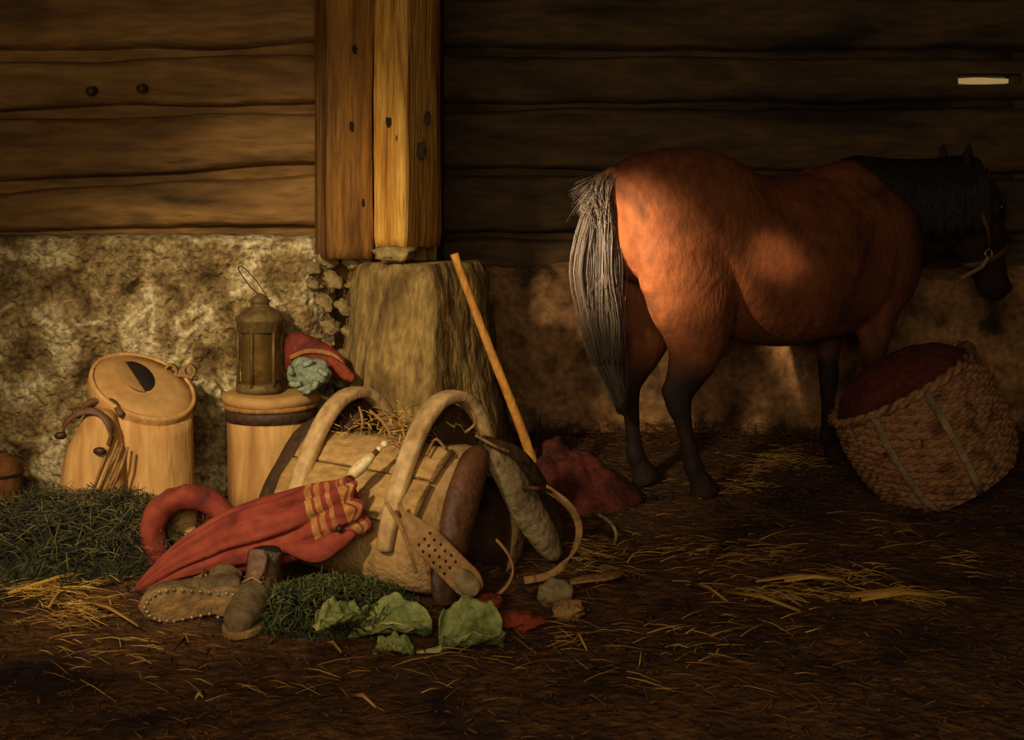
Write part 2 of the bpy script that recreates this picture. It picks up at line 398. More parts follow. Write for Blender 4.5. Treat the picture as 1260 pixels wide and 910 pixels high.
# ------------------------------------------------------------ left tub
def rim_ring(c, rx, ry, tilt, n=56): pass
def tub1():
    base = G(192, 645); base.z = 0; Y = base.y
    R = .136
    root = thing('lidded_wooden_tub', 'large pale lidded tub with a half-open flap in its slanting lid', 'tub', base)
    n = 64
    tl = Matrix.Rotation(math.radians(25), 3, 'Y') @ Matrix.Rotation(math.radians(27), 3, 'X')
    ctop = Vector((P(177,480,Y).x - base.x, .0, .480))
    def ring(t, k=1.0, dz=0):
        out = []
        for i in range(n):
            a = 2*PI*i/n
            lo = Vector((.98*R*math.cos(a), R*.98*math.sin(a), 0))
            hi = ctop + tl @ Vector((1.36*R*math.cos(a)*k, 1.12*R*math.sin(a)*k, dz))
            st = 1+.006*math.cos(a*16)
            out.append(Vector((lo.x*st, lo.y*st, lo.z)).lerp(hi, t) if t < .999 else hi)
        return out
    b = MB(); b.rings([ring(t, .93) for t in [0,.1,.2,.3,.4,.5,.6,.7,.8,.88]] + [[ctop + tl @ Vector((1.24*R*math.cos(2*PI*i/n), 1.03*R*math.sin(2*PI*i/n), -.03)) for i in range(n)]])
    b.build('body', 'palewood', root, local=True)
    def ell(k, dz): return [ctop + tl @ Vector((1.33*R*k*math.cos(2*PI*i/n), 1.12*R*k*math.sin(2*PI*i/n), dz)) for i in range(n)]
    b = MB(); b.rings([ell(.96,-.090), ell(1.0,-.086), ell(1.035,-.012), ell(1.02,.0), ell(.97,.002), ell(.95,-.008), ell(.95,-.03)], cap=False)
    b.build('rim_band', 'palewood', root, local=True)
    b = MB(); b.rings([ell(.965,-.03), ell(.96,-.006), ell(.7,-.001), ell(.3,.0), ell(.02,.0)])
    lid = b.build('lid', 'palelid', root, local=True)
    b = MB(); hs = []
    for i in range(24):
        a = 2*PI*i/24; x = .078*math.cos(a); y = .058*math.sin(a)*(1 if math.sin(a) > 0 else .3)
        rr = Matrix.Rotation(math.radians(-38), 2)
        q = rr @ Vector((x, y)); hs.append(q)
    hc = Vector((-.038, .022))
    b.rings([[ctop + tl @ Vector((q.x+hc.x, q.y+hc.y, .0015)) for q in hs], [ctop + tl @ Vector((q.x*.97+hc.x, q.y*.97+hc.y, .003)) for q in hs]])
    b.build('lid_opening', 'hollow', lid, local=True)
    b = MB(); rs = []
    for k in range(9):                                  # raised half-moon flap
        t = k/8; w = .080*math.sqrt(max(0.0, 1-(t*.97)**2))
        pp_ = Vector((-.62,-.79,0)); c0 = Vector((hc.x, hc.y, .004)) + pp_*(.006+.066*t) + Vector((0,0,.020*t))
        d = Vector((math.cos(math.radians(-38)), math.sin(math.radians(-38)), 0)); nn = Vector((.1,-.25,0))*.02
        rs.append([ctop + tl @ (c0 - d*w), ctop + tl @ (c0 + d*w), ctop + tl @ (c0 + d*w + Vector((-.002,-.007,.003))), ctop + tl @ (c0 - d*w + Vector((-.002,-.007,.003)))])
    b.rings(rs); b.build('lid_flap', 'palelid', root, local=True, bevel=.002)
    b = MB(); ct = ctop + tl @ Vector((.075, .135, .0))
    for s, dx in ((1, -.03), (1, .035)):
        pts = smoothpath([ct+Vector((dx-.01,0,-.02)), ct+Vector((dx-.022,0,.012)), ct+Vector((dx,-.004,.030)), ct+Vector((dx+.018,0,.006)), ct+Vector((dx+.002,-.01,-.02))], 5)
        b.ribbon(pts, .026, .009, (0,1,0))
    b.tube([ct+Vector((-.055,0,-.018)), ct+Vector((0,-.01,-.006)), ct+Vector((.06,0,-.02))], .008, 8)
    b.build('leather_tie', 'leather_tan', root, local=True)
    return root
tub1()
# narrow keg strapped to the left side of the tub
def keg():
    base = P(113,0,4.10); base.z = 0; root = thing('narrow_wooden_keg', 'narrow pale keg with rounded top, strapped left of the large tub', 'keg', base)
    b = MB(); n = 40
    prof = [(.00,1.08,.0),(.10,1.1,0),(.2,1.08,.004),(.28,1.0,.01),(.34,.86,.016),(.38,.70,.022),(.41,.58,.026),(.432,.50,.028),(.445,.38,.03),(.452,.18,.03)]
    rs = []
    for z, k, dx in prof:
        rs.append([Vector((.098*k*math.cos(2*PI*i/n)+dx, .085*(k**.7)*math.sin(2*PI*i/n), z*.93)) for i in range(n)])
    b.rings(rs); b.build('body', 'palewood', root, local=True)
    b = MB(); y = -.062
    b.ribbon(smoothpath([(-.075,y+.01,.335),(-.07,y,.375),(-.035,y,.412),(.02,y,.425),(.06,y,.405),(.085,y-.006,.36),(.078,y-.01,.315)],5), .022, .008, (0,.5,1))
    b.tube(smoothpath([(-.07,.06,.385),(-.02,.05,.435),(.05,.04,.44),(.10,.0,.40)],4), .012, 8)
    s = b.build('strap', 'leather', root, local=True)
    for p in ((-.080,y-.004,.345),(.056,y-.03,.30)):
        b = MB(); b.ball(p, .013, 8, (1.6,1,1)); b.ball((p[0]+.012,p[1]-.008,p[2]+.002), .006, 6)
        b.build('toggle', 'dbrass', s, local=True)
    b = MB()
    for k in range(4):
        x = .075+.016*k; b.tube([(x+.012,-.05,.34-.012*k),(x+.002,-.075,.30-.015*k),(x-.045+.004*k,-.09,.16)], .0045, 6)
    b.build('lacing_cord', 'leather_tan', root, local=True)
keg()
# keg cut by the left edge
b = MB(); kb = G(-8, 640); root = thing('round_keg', 'round brown keg end cut off by the left edge of the view', 'keg', kb)
b.lathe([(.06,0),(.085,.02),(.098,.10),(.095,.17),(.075,.215),(.05,.225),(.045,.235),(.0,.236)], 36); b.build('body', 'keg', root, local=True)
for z, r in ((.05,.094),(.165,.0985)):
    b = MB(); b.tube([(r*math.cos(a*PI/18), r*math.sin(a*PI/18), z) for a in range(36)], .005, 6, loop=True)
    b.build('hoop', 'dbrass', root, local=True)

# ------------------------------------------------------------ second tub with dark band
TB = G(334, 628); TB.z = 0
def tub2():
    root = thing('banded_wooden_tub', 'upright pale tub with a dark band under its lid, carrying the lantern', 'tub', TB)
    b = MB(); prof = [(.150,0),(.152,.1),(.154,.25),(.156,.36)]; n = 64
    b.rings([[Vector((r*(1+.006*math.cos(20*2*PI*i/n))*math.cos(2*PI*i/n), r*math.sin(2*PI*i/n), z)) for i in range(n)] for r, z in prof])
    b.build('body', 'palewood', root, local=True)
    b = MB(); b.lathe([(.150,.33),(.162,.333),(.164,.365),(.160,.372),(.15,.374)], 56, cap=False); b.build('dark_band', 'leather_dark', root, local=True)
    b = MB(); b.lathe([(.150,.372),(.166,.374),(.170,.384),(.166,.392),(.160,.394)], 56, cap=False); b.build('lid_edge', 'stripe', root, local=True)
    b = MB(); n = 56; rs = []
    for r, z in ((.158,.388),(.172,.394),(.176,.410),(.170,.424),(.150,.430),(.08,.432),(.01,.432)):
        rs.append([Vector((r*math.cos(2*PI*i/n), r*math.sin(2*PI*i/n), z+.003*math.sin(3*2*PI*i/n+r*20))) for i in range(n)])
    b.rings(rs); b.build('lid', 'palelid', root, local=True)
tub2()
# lantern
def lantern():
    c = Vector((P(319,476,TB.y-.05).x, TB.y-.04, .432)); root = thing('tin_lantern', 'tarnished tin lantern with a wire bail standing on the banded tub', 'lantern', c)
    R = .082
    b = MB(); b.lathe([(R*.9,0),(R,.004),(R*1.02,.02),(R*.96,.026),(R*.96,.034),(R*.7,.036)], 40); b.build('base', 'brass', root, local=True)
    for k in range(6):
        a = k*PI/3+.35; b = MB(); b.tube([(R*.93*math.cos(a), R*.93*math.sin(a), .02),(R*.93*math.cos(a), R*.93*math.sin(a), .235)], .0062, 8); b.build('bar', 'brass', root, local=True)
    b = MB(); b.lathe([(R*.93,.215),(R*1.0,.218),(R*1.0,.25),(R*1.06,.254),(R*1.06,.262),(R*.75,.290),(R*.42,.305),(R*.40,.318),(R*.48,.322),(R*.2,.345),(R*.05,.352)], 40); b.build('cap', 'brass', root, local=True)
    b = MB(); b.lathe([(.028,.036),(.032,.05),(.024,.062),(.008,.066),(.007,.075)], 24); b.build('burner', 'brass', root, local=True)
    b = MB(); b.lathe([(R*.80,.034),(R*.84,.12),(R*.80,.216)], 40, cap=False); b.build('glass_chimney', 'lglass', root, local=True)
    b = MB(); pts = smoothpath([(.012,-.0,.338),(-.03,-.005,.37),(-.075,-.008,.430),(-.072,-.008,.448),(-.05,-.008,.436),(-.008,-.004,.39),(.022,0,.345),(.030,0,.325)], 6)
    b.tube([(x*.95, y, z) for x, y, z in pts], .0022, 6); b.build('wire_handle', 'dbrass', root, local=True)
gm = bpy.data.materials.new('smoky_lantern_glass'); gm.use_nodes = True
q = gm.node_tree.nodes['Principled BSDF']; q.inputs['Base Color'].default_value = lin((150,120,60)); q.inputs['Roughness'].default_value = .25
q.inputs['Transmission Weight'].default_value = .75; q.inputs['IOR'].default_value = 1.1; q.inputs['Alpha'].default_value = .8; M['lglass'] = gm
lantern()
# red pouch and grey green bundle on the lid
def wedge():
    root = thing('red_leather_pouch', 'red leather pouch slumped behind the grey-green bundle on the banded tub', 'pouch', P(392,470,4.44))
    b = MB()
    def R4(px, top, bot, Y, d): return [P(px,bot,Y-d), P(px,(top+bot)/2,Y-d*1.15), P(px,top+3,Y-d*.7), P(px,top,Y), P(px,top+4,Y+d*.7), P(px,bot,Y+d)]
    b.rings([R4(349,425,452,4.44,.02), R4(354,404,462,4.44,.035), R4(370,407,466,4.44,.045), R4(390,414,466,4.43,.045), R4(406,424,466,4.42,.04), R4(418,432,468,4.40,.035), R4(428,445,466,4.38,.025)])
    b.build('body', 'redleather', root, sub=1)
    b = MB(); b.tube(smoothpath([P(357,440,4.395),P(376,432,4.385),P(398,433,4.375),P(412,438,4.37),P(424,452,4.36)],4), .009, 8, flat=.6); b.build('tan_piping', 'stripe', root)
    b = MB(); b.tube(smoothpath([P(404,440,4.36),P(418,452,4.35),P(428,462,4.34),P(436,466,4.34)],4), [.012+.01*math.sin(PI*i/12) for i in range(13)], 10); b.build('flap', 'terracotta', root)
wedge()
def bundle():
    b = MB(); c = P(380,459,4.29); b.ball(c, .070, 22, (1.05,.75,.80), amp=.22, seed=2.2)
    b.ball(P(377,477,4.27), .028, 12, (1.2,1,.7), amp=.3, seed=5)
    for k in range(5):
        a = 2*PI*k/5; pts = [c+Vector((.068*math.cos(a+t*.5)*(1-t*.3), -.045-.008*math.sin(t*PI), .048*math.sin(a+t*.5)*(1-t*.3))) for t in (0,.25,.5,.75,1)]
        b.tube(pts, .010, 8)
    tag(b.build('cloth_bundle', 'greycloth'), 'crumpled grey-green cloth bundle beside the lantern on the tub', 'cloth')
bundle()

# ------------------------------------------------------------ pack saddle
SA, SS, SV = Vector((-.2,3.42,0)), Vector((-.8,.6,0)), Vector((.6,.8,0))
def S(s, v, w): return SA + SS*s + SV*v + Vector((0,0,w))
def saddle():
    root = thing('pack_saddle', 'wooden pack saddle with two tall arches and padded flaps', 'saddle', S(.3,.21,0))
    near = [(.02,.0),(-.045,.03),(-.075,.09),(-.072,.15),(-.05,.20),(-.015,.25),(.03,.305),(.085,.35),(.14,.375),(.20,.385)]
    half = near
    full = near + [(.42-v, w) for v, w in near[::-1][1:]]
    inner = [(.06,.0),(.02,.05),(.01,.12),(.03,.2),(.07,.26),(.12,.30),(.20,.32)]
    fin = inner + [(.42-v, w) for v, w in inner[::-1][1:]]
    prof = full + fin[::-1]
    b = MB(); rs = []
    for k in range(25):
        s = .02 + .60*k/24; e = min(1, k/3, (24-k)/3+.0); e = .80+.20*math.sin(e*PI/2)
        rs.append([S(s+.012*N(v*9, w*9, 1), .21+(v-.21)*e + .012*fbm(s*7, w*9, v*4, 3), w*(.88+.12*e) + .004*N(s*20, v*20)) for v, w in prof])
    nf = len(full); b.rings(rs, mif=lambda k, i: 1 if i >= nf-1 else 0); b.build('stuffed_pad', ['canvas','leather_dark'], root)  # pad's inner faces coloured dark to stand for shade inside the saddle
    for (va, wa, vb, wb, s0, s1) in ((-.062,.212,.02,.318,.05,.60),(.025,.322,.115,.392,.05,.60)):
        b = MB(); rs = []
        nrm = Vector((0,0,0)) + SV*(-(wb-wa)) + Vector((0,0,(vb-va))); nrm.normalize()
        for k in range(22):
            s = s0+(s1-s0)*k/21; j = .004*N(s*6, va*30)
            p = S(s, va, wa); q = S(s, vb, wb)
            rs.append([p+nrm*(.012+j)-Vector((0,0,.002)), (p+q)/2+nrm*(.022+j), q+nrm*(.012+j), q-nrm*.006, p-nrm*.006])
        b.rings(rs); b.build('side_board', 'board', root, bevel=.002)
    for s, sl in ((.125, 0), (.515, -.0)):
        hp = [(-.088,.135),(-.072,.20),(-.030,.30),(.02,.39),(.075,.465),(.14,.515),(.21,.530),(.275,.515),(.335,.465),(.385,.39),(.43,.30),(.46,.20),(.47,.15)]
        pts = smoothpath([S(s + (.02*(i/12)), v, w*(1.0 if s < .3 else .955)) for i, (v, w) in enumerate(hp)], 4)
        b = MB(); K = len(pts); b.ribbon(pts, [.046+.018*math.sin(PI*i/(K-1)) for i in range(K)], .036, SS)
        b.build('arch', 'arch', root, sub=1)
        # leather lining hanging inside the arch
        b = MB(); rs = []
        for k in range(13):
            v = .03+.37*k/12; top = .505*math.sin(PI*(.5+ .62*(k-6)/12))**.6; top = min(top, .50)
            rs.append([S(s+.030, v, .34), S(s+.036+.01*math.sin(k*1.9), v, (.34+top)/2), S(s+.03, v, top), S(s+.045, v, top), S(s+.05, v, .34)])
        b.rings(rs); b.build('arch_lining', 'leather_dark', root)
    # end flaps facing right
    b = MB()
    pts = smoothpath([S(.02,.20,.375),S(-.005,.14,.35),S(-.02,.08,.28),S(-.03,.035,.20),S(-.035,.02,.13)], 5); K = len(pts)
    b.tube(pts, [(.030+.030*math.sin(PI*min(1,i/(K-1)*.8)), .028+.012*math.sin(PI*i/(K-1))) for i in range(K)], 16, up=SV)
    b.build('near_flap', 'leather', root)
    b = MB(); pts = smoothpath([S(.0,.22,.375),S(-.02,.29,.30),S(-.035,.345,.21),S(-.05,.40,.13),S(-.06,.45,.06),S(-.065,.475,.035)], 5); K = len(pts)
    b.tube(pts, [(.022+.036*math.sin(PI*(i/(K-1))**.8), .020+.022*math.sin(PI*(i/(K-1))**.8)) for i in range(K)], 16, up=SV)
    b.build('far_flap', 'felt', root)
    b = MB(); pts = smoothpath([S(.03,.23,.38),S(.0,.32,.33),S(-.01,.40,.25),S(-.015,.47,.16),S(-.02,.53,.06)], 5); K = len(pts)
    b.tube(pts, [(.05+.02*math.sin(PI*i/(K-1)), .03) for i in range(K)], 14, up=SV)
    b.build('outer_flap', 'leather_dark', root)
    b = MB(); pts = smoothpath([S(-.01,.03,.15),S(-.03,-.01,.10),S(-.045,-.03,.05),S(-.05,-.03,.015)], 5); K = len(pts)
    b.tube(pts, [(.03+.022*math.sin(PI*i/(K-1)), .025) for i in range(K)], 14, up=SV)
    b.build('lower_flap', 'leather_dark', root)
    # perforated girth strap
    a0, a1 = P(497,634,3.34), P(588,728,3.30); ups = (a1-a0).cross(Vector((0,-1,.25))).normalized()
    pts = [a0.lerp(a1, t)+Vector((0,-.012*math.sin(t*PI),0)) for t in [i/14 for i in range(15)]]
    b = MB(); b.ribbon(pts, [.03+.05*min(1,i/4) if i < 13 else (.07 if i == 13 else .045) for i in range(15)], .012, ups)
    st = b.build('girth_strap', 'leather_tan', root)
    b = MB()
    for i in range(4, 10):
        for j in (-1,0,1):
            b.ball(pts[i]+ups*(.021*j+.004*(i%2))+Vector((0,-.008,0)), .0036, 5, (1,.6,1.3))
    b.build('punched_hole', 'hollow', st)
    b = MB(); cc = pts[12]+Vector((0,-.010,0)); d = (a1-a0).normalized(); m4 = Matrix((d, ups, d.cross(ups))).transposed()
    b.ball(cc, .036, 12, (1.2,.75,.16), R=m4, amp=.15); b.build('end_patch', 'felt', st)
    for dx, w in ((-10,.010),(6,.012)):
        b = MB(); b.ribbon(smoothpath([P(485+dx,618,3.38),P(500+dx*.6,650,3.34),P(515+dx,680,3.33),P(522+dx,705,3.34)],5), w, .006, (0.3,0,1)); b.build('thong', 'leather_tan', root)
    # hoops of bent strap
    b = MB(); b.ribbon(smoothpath([P(612,664,3.48),P(626,682,3.44),P(631,702,3.42),P(622,722,3.40),P(604,736,3.38),P(588,740,3.36)],6), .016, .007, (0,1,.1)); b.build('strap_loop', 'leather_tan', root)
    b = MB(); b.ribbon(smoothpath([P(654,590,3.80),P(676,603,3.76),P(700,622,3.70),P(712,645,3.66),P(710,668,3.62),P(696,692,3.58),P(674,708,3.56),P(645,714,3.56)],6), .022, .008, (.5,.3,.6)); b.build('strap_loop', 'leather_tan', root)
    b = MB(); b.ball(P(655,591,3.78), .011, 8); b.build('strap_stud', 'ivory', root)
    b = MB(); pts = smoothpath([S(.56,.24,.44),S(.60,.12,.38),S(.63,.03,.24),S(.66,-.03,.10),S(.68,-.05,.02)],5)
    b.tube(pts, [(.07+.03*math.sin(PI*i/20), .022+.006*math.sin(i*1.3)) for i in range(21)], 18, up=SS); b.build('felt_lining', 'leather_dark', root)
    # loose thongs and straw in the arches
    for pp in ([(442,500,3.86),(446,520,3.84),(441,545,3.80)],[(455,505,3.86),(472,520,3.82),(482,538,3.80)],[(478,535,3.84),(494,520,3.9),(498,545,3.88)],[(580,505,3.60),(585,520,3.56),(572,532,3.55)],[(585,535,3.55),(608,548,3.55),(628,556,3.6)],[(525,560,3.5),(536,540,3.55),(548,552,3.5)]):
        b = MB(); b.tube(smoothpath([P(*q) for q in pp],5), .0045, 6); b.build('thong', 'leather_tan', root)
    b = MB()
    for i in range(130):
        s = random.choice((.20,.24,.44,.48)); p = S(s+random.uniform(-.05,.05), random.uniform(.05,.36), .40+random.uniform(-.01,.05))
        d = Vector((random.uniform(-1,1),random.uniform(-1,1),random.uniform(-.4,.7))).normalized()*random.uniform(.02,.05)
        b.tube([p-d, p+Vector((0,0,.008)), p+d], .0014, 3)
    b.build('straw_stuffing', 'straw_gold', root)['kind'] = 'stuff'
saddle()

# ------------------------------------------------------------ red umbrella
def umbrella():
    root = thing('red_umbrella', 'furled red umbrella with tan striped hem lying against the saddle', 'umbrella', G(168,726))
    cl = [(168,724,3.44),(200,704,3.42),(235,686,3.40),(270,672,3.385),(305,661,3.37),(340,651,3.36),(375,641,3.355),(405,632,3.35),(425,626,3.35),(442,619,3.36)]
    hh = [.008,.034,.058,.074,.086,.090,.089,.086,.083,.082]
    pts = smoothpath([P(c[0],c[1],c[2]+.09*min(1,i/3)) for i, c in enumerate(cl)], 8); K = len(pts); n = 96; rs = []
    for k in range(K):
        t = k/(K-1); i = t*(len(hh)-1); i0 = min(len(hh)-2, int(i)); h = hh[i0]+(hh[i0+1]-hh[i0])*(i-i0)
        tg = (pts[min(K-1,k+1)]-pts[max(0,k-1)]).normalized(); a = (Vector((0,0,1))-tg*tg.z).normalized(); b_ = tg.cross(a)
        ring = []
        for j in range(n):
            an = 2*PI*j/n
            tw = an*1.0 + .9*t
            q_ = abs(math.sin(4.5*tw + .8*math.sin(2*an) + 1.2*N(t*2.5, 0))); pl = 1.06 - (.30+.18*t)*(1-q_)**2.2 + .03*math.cos(19*an+3*t)
            ring.append(pts[k] + a*(h*pl*math.cos(an)) + b_*(h*.62*pl*math.sin(an)) + tg*(.012*math.cos(8*tw)*(t > .9)))
        rs.append(ring)
    lines = set([int(K*f) for f in (.70,.715,.75,.765,.80,.815,.88,.895,.93,.945)])
    b = MB(); b.rings(rs, mif=lambda k, i: 1 if (k in lines) else 0)
    inner = [[pts[-1] + (p-pts[-1])*q + Vector((-.02,0,0))*w for p in rs[-1]] for q, w in ((.9,0),(.7,1.5),(.2,2.5))]
    b.rings([rs[-1]]+inner, cap=False)
    b.build('canopy', ['red','stripe'], root)
    b = MB(); h0, h1 = P(405,612,3.45), P(473,546,3.50)
    b.tube([h0.lerp(h1, t) for t in (0,.3,.6,.9)], [.011,.012,.010,.008], 12); hd = b.build('shaft', 'leather', root)
    b = MB(); b.tube([h0.lerp(h1,t)+Vector((0,-.004,.002)) for t in (.35,.45,.55,.65,.72,.80)], [.010,.017,.019,.016,.015,.009], 12); b.build('handle', 'ivory', root)
    b = MB(); b.ball(h1, .011, 8); b.ball(h0.lerp(h1,.9), .009, 8); b.build('handle_knob', 'ivory', root)
    b = MB(); b.tube([P(168,724,3.44), P(160,727,3.44)], [.008,.004], 8); b.build('ferrule', 'leather_dark', root)
    b = MB(); b.ball(P(418,650,3.37), .011, 8); b.build('rib_tip', 'dbrass', root)
    b = MB(); b.tube(smoothpath([P(350,672,3.40),P(385,680,3.39),P(410,668,3.38),P(436,655,3.39)],5), [(.010+.022*math.sin(PI*(i/15)), .012) for i in range(16)], 10, up=(0,0,1)); b.build('loose_fold', 'red', root)
umbrella()
b = MB(); pts = smoothpath([P(232,712,3.66),P(205,700,3.68),(P(191,672,3.70)),P(190,643,3.72),P(205,621,3.73),P(232,611,3.73),P(260,619,3.72),P(284,638,3.71),P(312,652,3.70),P(345,655,3.70)],7); K = len(pts)
b2 = []
tb = MB(); tb.tube(pts, [(.026+.012*math.sin(PI*i/(K-1)), .05) for i in range(K)], 18, up=None)
for i, v in enumerate(tb.v): tb.v[i] = v + Vector((.007*N(v.x*30, v.z*30), .012*N(v.x*45,v.z*22,4), .009*N(v.x*28,v.z*28,2)))
tag(tb.build('red_cloth_roll', 'red'), 'rolled red cloth bent into a loop behind the umbrella tip', 'cloth')
b = MB(); b.ball(P(222,650,3.86), .062, 14, (1,.8,1.15), amp=.3, seed=3); c = b.build('tan_sack', 'canvas'); tag(c, 'small tan sack showing through the red cloth loop', 'sack')

# ------------------------------------------------------------ boots
def boot(loc, rot, label, sc=1.0, nails=True):
    root = thing('hobnailed_boot', label, 'boot', loc, rot, 'worn boots in front of the umbrella'); root.scale = (sc,)*3
    b = MB(); n = 24
    sec = [(-.085,.022,.05,.045),(-.075,.034,.055,.05),(-.04,.038,.06,.058),(0,.036,.055,.055),(.04,.040,.045,.046),(.08,.046,.036,.036),(.12,.046,.032,.032),(.155,.036,.028,.026),(.172,.018,.024,.016)]
    b.rings([[Vector((x, w*math.cos(2*PI*i/n), zc+h*math.sin(2*PI*i/n)*(1 if math.sin(2*PI*i/n)>0 else zc/h*.95))) for i in range(n)] for x, w, zc, h in sec])
    b.rings([[Vector((x+.042*sx*math.cos(2*PI*i/n), .036*sy*math.sin(2*PI*i/n), z+.012*math.cos(2*PI*i/n))) for i in range(n)] for x, z, sx, sy in ((-.03,.04,1,1),(-.032,.075,1.05,1),(-.034,.095,1.0,1.05),(-.036,.11,1.08,1.12),(-.04,.125,1.18,1.22))])
    o = b.build('upper', 'boot', root, local=True); cyc(o, .006, 3)
    b = MB(); out = []
    so = [(-.092,.0),(-.085,.028),(-.05,.038),(0,.034),(.05,.042),(.10,.050),(.14,.045),(.168,.028),(.182,.0)]
    ol = so + [(x,-y) for x, y in so[::-1][1:-1]]
    b.rings([[Vector((x*k, y*k, z)) for x, y in ol] for z, k in ((-.008,.97),(-.004,1),(.008,1.0),(.012,.96))])
    b.rings([[Vector((x, y*.92, z)) for x, y in [(-.088,0),(-.08,.03),(-.04,.036),(-.018,.03),(-.018,-.03),(-.04,-.036),(-.08,-.03)]] for z in (-.026,-.006)])
    sl = b.build('sole', 'sole', root, local=True, bevel=.002)
    for k in range(len(ol)*2):
        i = k//2; p = Vector(ol[i]).lerp(Vector(ol[(i+1)%len(ol)]), .5*(k%2))*.9
        b = MB(); b.ball((p.x, p.y, -.010 if p.x > -.01 else -.027), .0052, 5, (1,1,.6)); b.build('hobnail', 'nail', sl, local=True)
    b = MB(); b.lathe([(.040,.121),(.038,.127),(.02,.125),(.0,.123)], 20, c=(-.04,0,0)); b.build('opening', 'hollow', root, local=True)
    b = MB()
    for k in range(4):
        x = .055-.014*k; z = .088+.007*k; b.tube([(x,-.024,z-.006),(x-.004,0,z+.006),(x,.024,z-.006)], .003, 6)
    b.build('laces', 'leather_tan', root, local=True)
    b = MB(); b.tube([(.05,0,.088),(.025,0,.105),(.010,0,.125),(.018,0,.150)], [(.004,.02),(.005,.026),(.005,.028),(.004,.02)], 8, up=(.5,0,.6)); b.build('tongue', 'leather', root, local=True)
boot(G(252,772)+Vector((0,.05,.052)), (math.radians(78),0,math.radians(192)), 'muddy boot lying on its side, hobnailed sole to the viewer, left of its mate', 1.0)
boot(G(302,778)+Vector((.014,.125,.024)), (math.radians(0),math.radians(4),math.radians(-98)), 'muddy upright boot with blunt toe pointing to the viewer, right of its mate', 1.10)

# ------------------------------------------------------------ fodder, leaves, litter
def blade(b, p, d, L, w, lift=.0, mi=0):
    d = d.normalized(); side = d.cross(Vector((0,0,1)))
    if side.length < .1: side = Vector((1,0,0))
    side.normalize(); k = random.uniform(-.3,.3)*random.random()**2
    up = side.cross(d).normalized()
    pts = [p - d*L*.5, p - d*L*.1 + side*L*k*.4 + Vector((0,0,lift)), p + d*L*.5 + side*L*k*.2]
    rs = []
    for i, q in enumerate(pts):
        ww = w*(1, 1, .45)[i]
        rs.append([q + side*ww*.5, q + up*ww*.42, q - side*ww*.5])
    b.rings(rs, mi=mi)
def heap(name, m, label, cat, cx, cy, rx, ry, h, n, L, w, steep=.5, core='haycore'):
    b = MB(); rs = []
    for k in range(12):
        ph = PI/2*k/12; rs.append([Vector((cx+rx*math.cos(ph)*math.cos(a*PI/24)*(1+.12*N(a*.3,cx)), cy+ry*math.cos(ph)*math.sin(a*PI/24), h*.9*math.sin(ph)*(1+.15*N(a*.4,k*.4,cy))-.01)) for a in range(48)])
    b.rings(rs, mi=1)
    for i in range(n):
        a = random.uniform(0, 2*PI); rr = math.sqrt(random.random()); x = cx+rx*1.08*rr*math.cos(a); y = cy+ry*1.08*rr*math.sin(a)
        z = h*math.sqrt(max(0,1-min(1,rr)**2))*(1+.15*N(x*9,y*9))+random.uniform(-.005,.02)
        d = Vector((random.gauss(0,1), random.gauss(0,.8), random.gauss(0,steep)))
        blade(b, Vector((x,y,max(.006,z))), d, random.uniform(.5,1.2)*L, w*random.uniform(.6,1.3), lift=L*.1)
    o = b.build(name, [m, core]); tag(o, label, cat, kind='stuff'); return o
c = G(85, 700); heap('green_hay_heap', 'hay', 'heap of dull blue-green hay in front of the pale tubs', 'hay', c.x-.06, c.y+.12, .40, .36, .17, 2300, .085, .004, .55)
c = G(385, 790); heap('green_fodder_heap', 'green', 'low heap of fresh green fodder between boots and cabbage leaves', 'fodder', c.x+.02, c.y+.16, .22, .15, .085, 1900, .045, .005, .8)
# scattered litter
def ground_pt(px, py): return G(px, py)
b = MB()
for i in range(14000):
    x = random.uniform(-2.4, 2.6); y = 2.1 + 3.8*random.random()**1.25
    dens = .5+.7*N(x*2.2, y*2.2, 3)
    if random.random() > dens+.25: continue
    if y > 4.5 and x < -.1: continue
    d = Vector((random.gauss(0,1), random.gauss(0,.8), random.gauss(0,.14)))
    blade(b, Vector((x,y,gz(x,y)+random.uniform(.002,.018))), d, (.008+.07*random.random()**2.2), random.uniform(.002,.007), lift=.002)
for i in range(2600):
    x = random.uniform(-.1, 2.9); y = 5.86-abs(random.gauss(0,.16))
    d = Vector((random.gauss(0,1), random.gauss(0,.8), random.gauss(0,.35)))
    blade(b, Vector((x,y,gz(x,y)+random.uniform(.0,.07)*max(0,1-(5.86-y)/.3)+.004)), d, random.uniform(.02,.10), random.uniform(.002,.006))
tag(b.build('trampled_litter', 'straw_dull', origin=(0,0,0)), 'dull trampled straw litter strewn all over the earth floor', 'litter', kind='stuff')
b = MB()
clumps = [(55,735,60,16,150),(120,715,40,14,80),(100,760,70,22,90),(930,690,60,16,50),(960,738,70,12,90),(1100,740,70,6,110),(1040,715,60,14,50),(860,690,80,40,70),(960,570,60,14,140),(900,600,60,16,60),(740,700,50,30,80),(1100,660,80,20,20),(900,790,180,30,50),(560,830,120,25,26),(150,800,140,35,40),(320,850,260,30,26),(700,790,30,30,20),(1190,690,60,30,14),(800,850,300,30,20)]
for (px, py, sx, sy, n) in clumps:
    ang = random.uniform(-.35,.35)
    for i in range(n):
        p = G(px+random.gauss(0,sx*.5), py+random.gauss(0,sy*.5)); p.z = gz(p.x,p.y)+random.uniform(.008,.03)
        a = ang+random.gauss(0,.55); d = Vector((math.cos(a), math.sin(a), random.gauss(0,.12)))
        blade(b, p, d, random.uniform(.03,.12), random.uniform(.0015,.004), lift=.004)
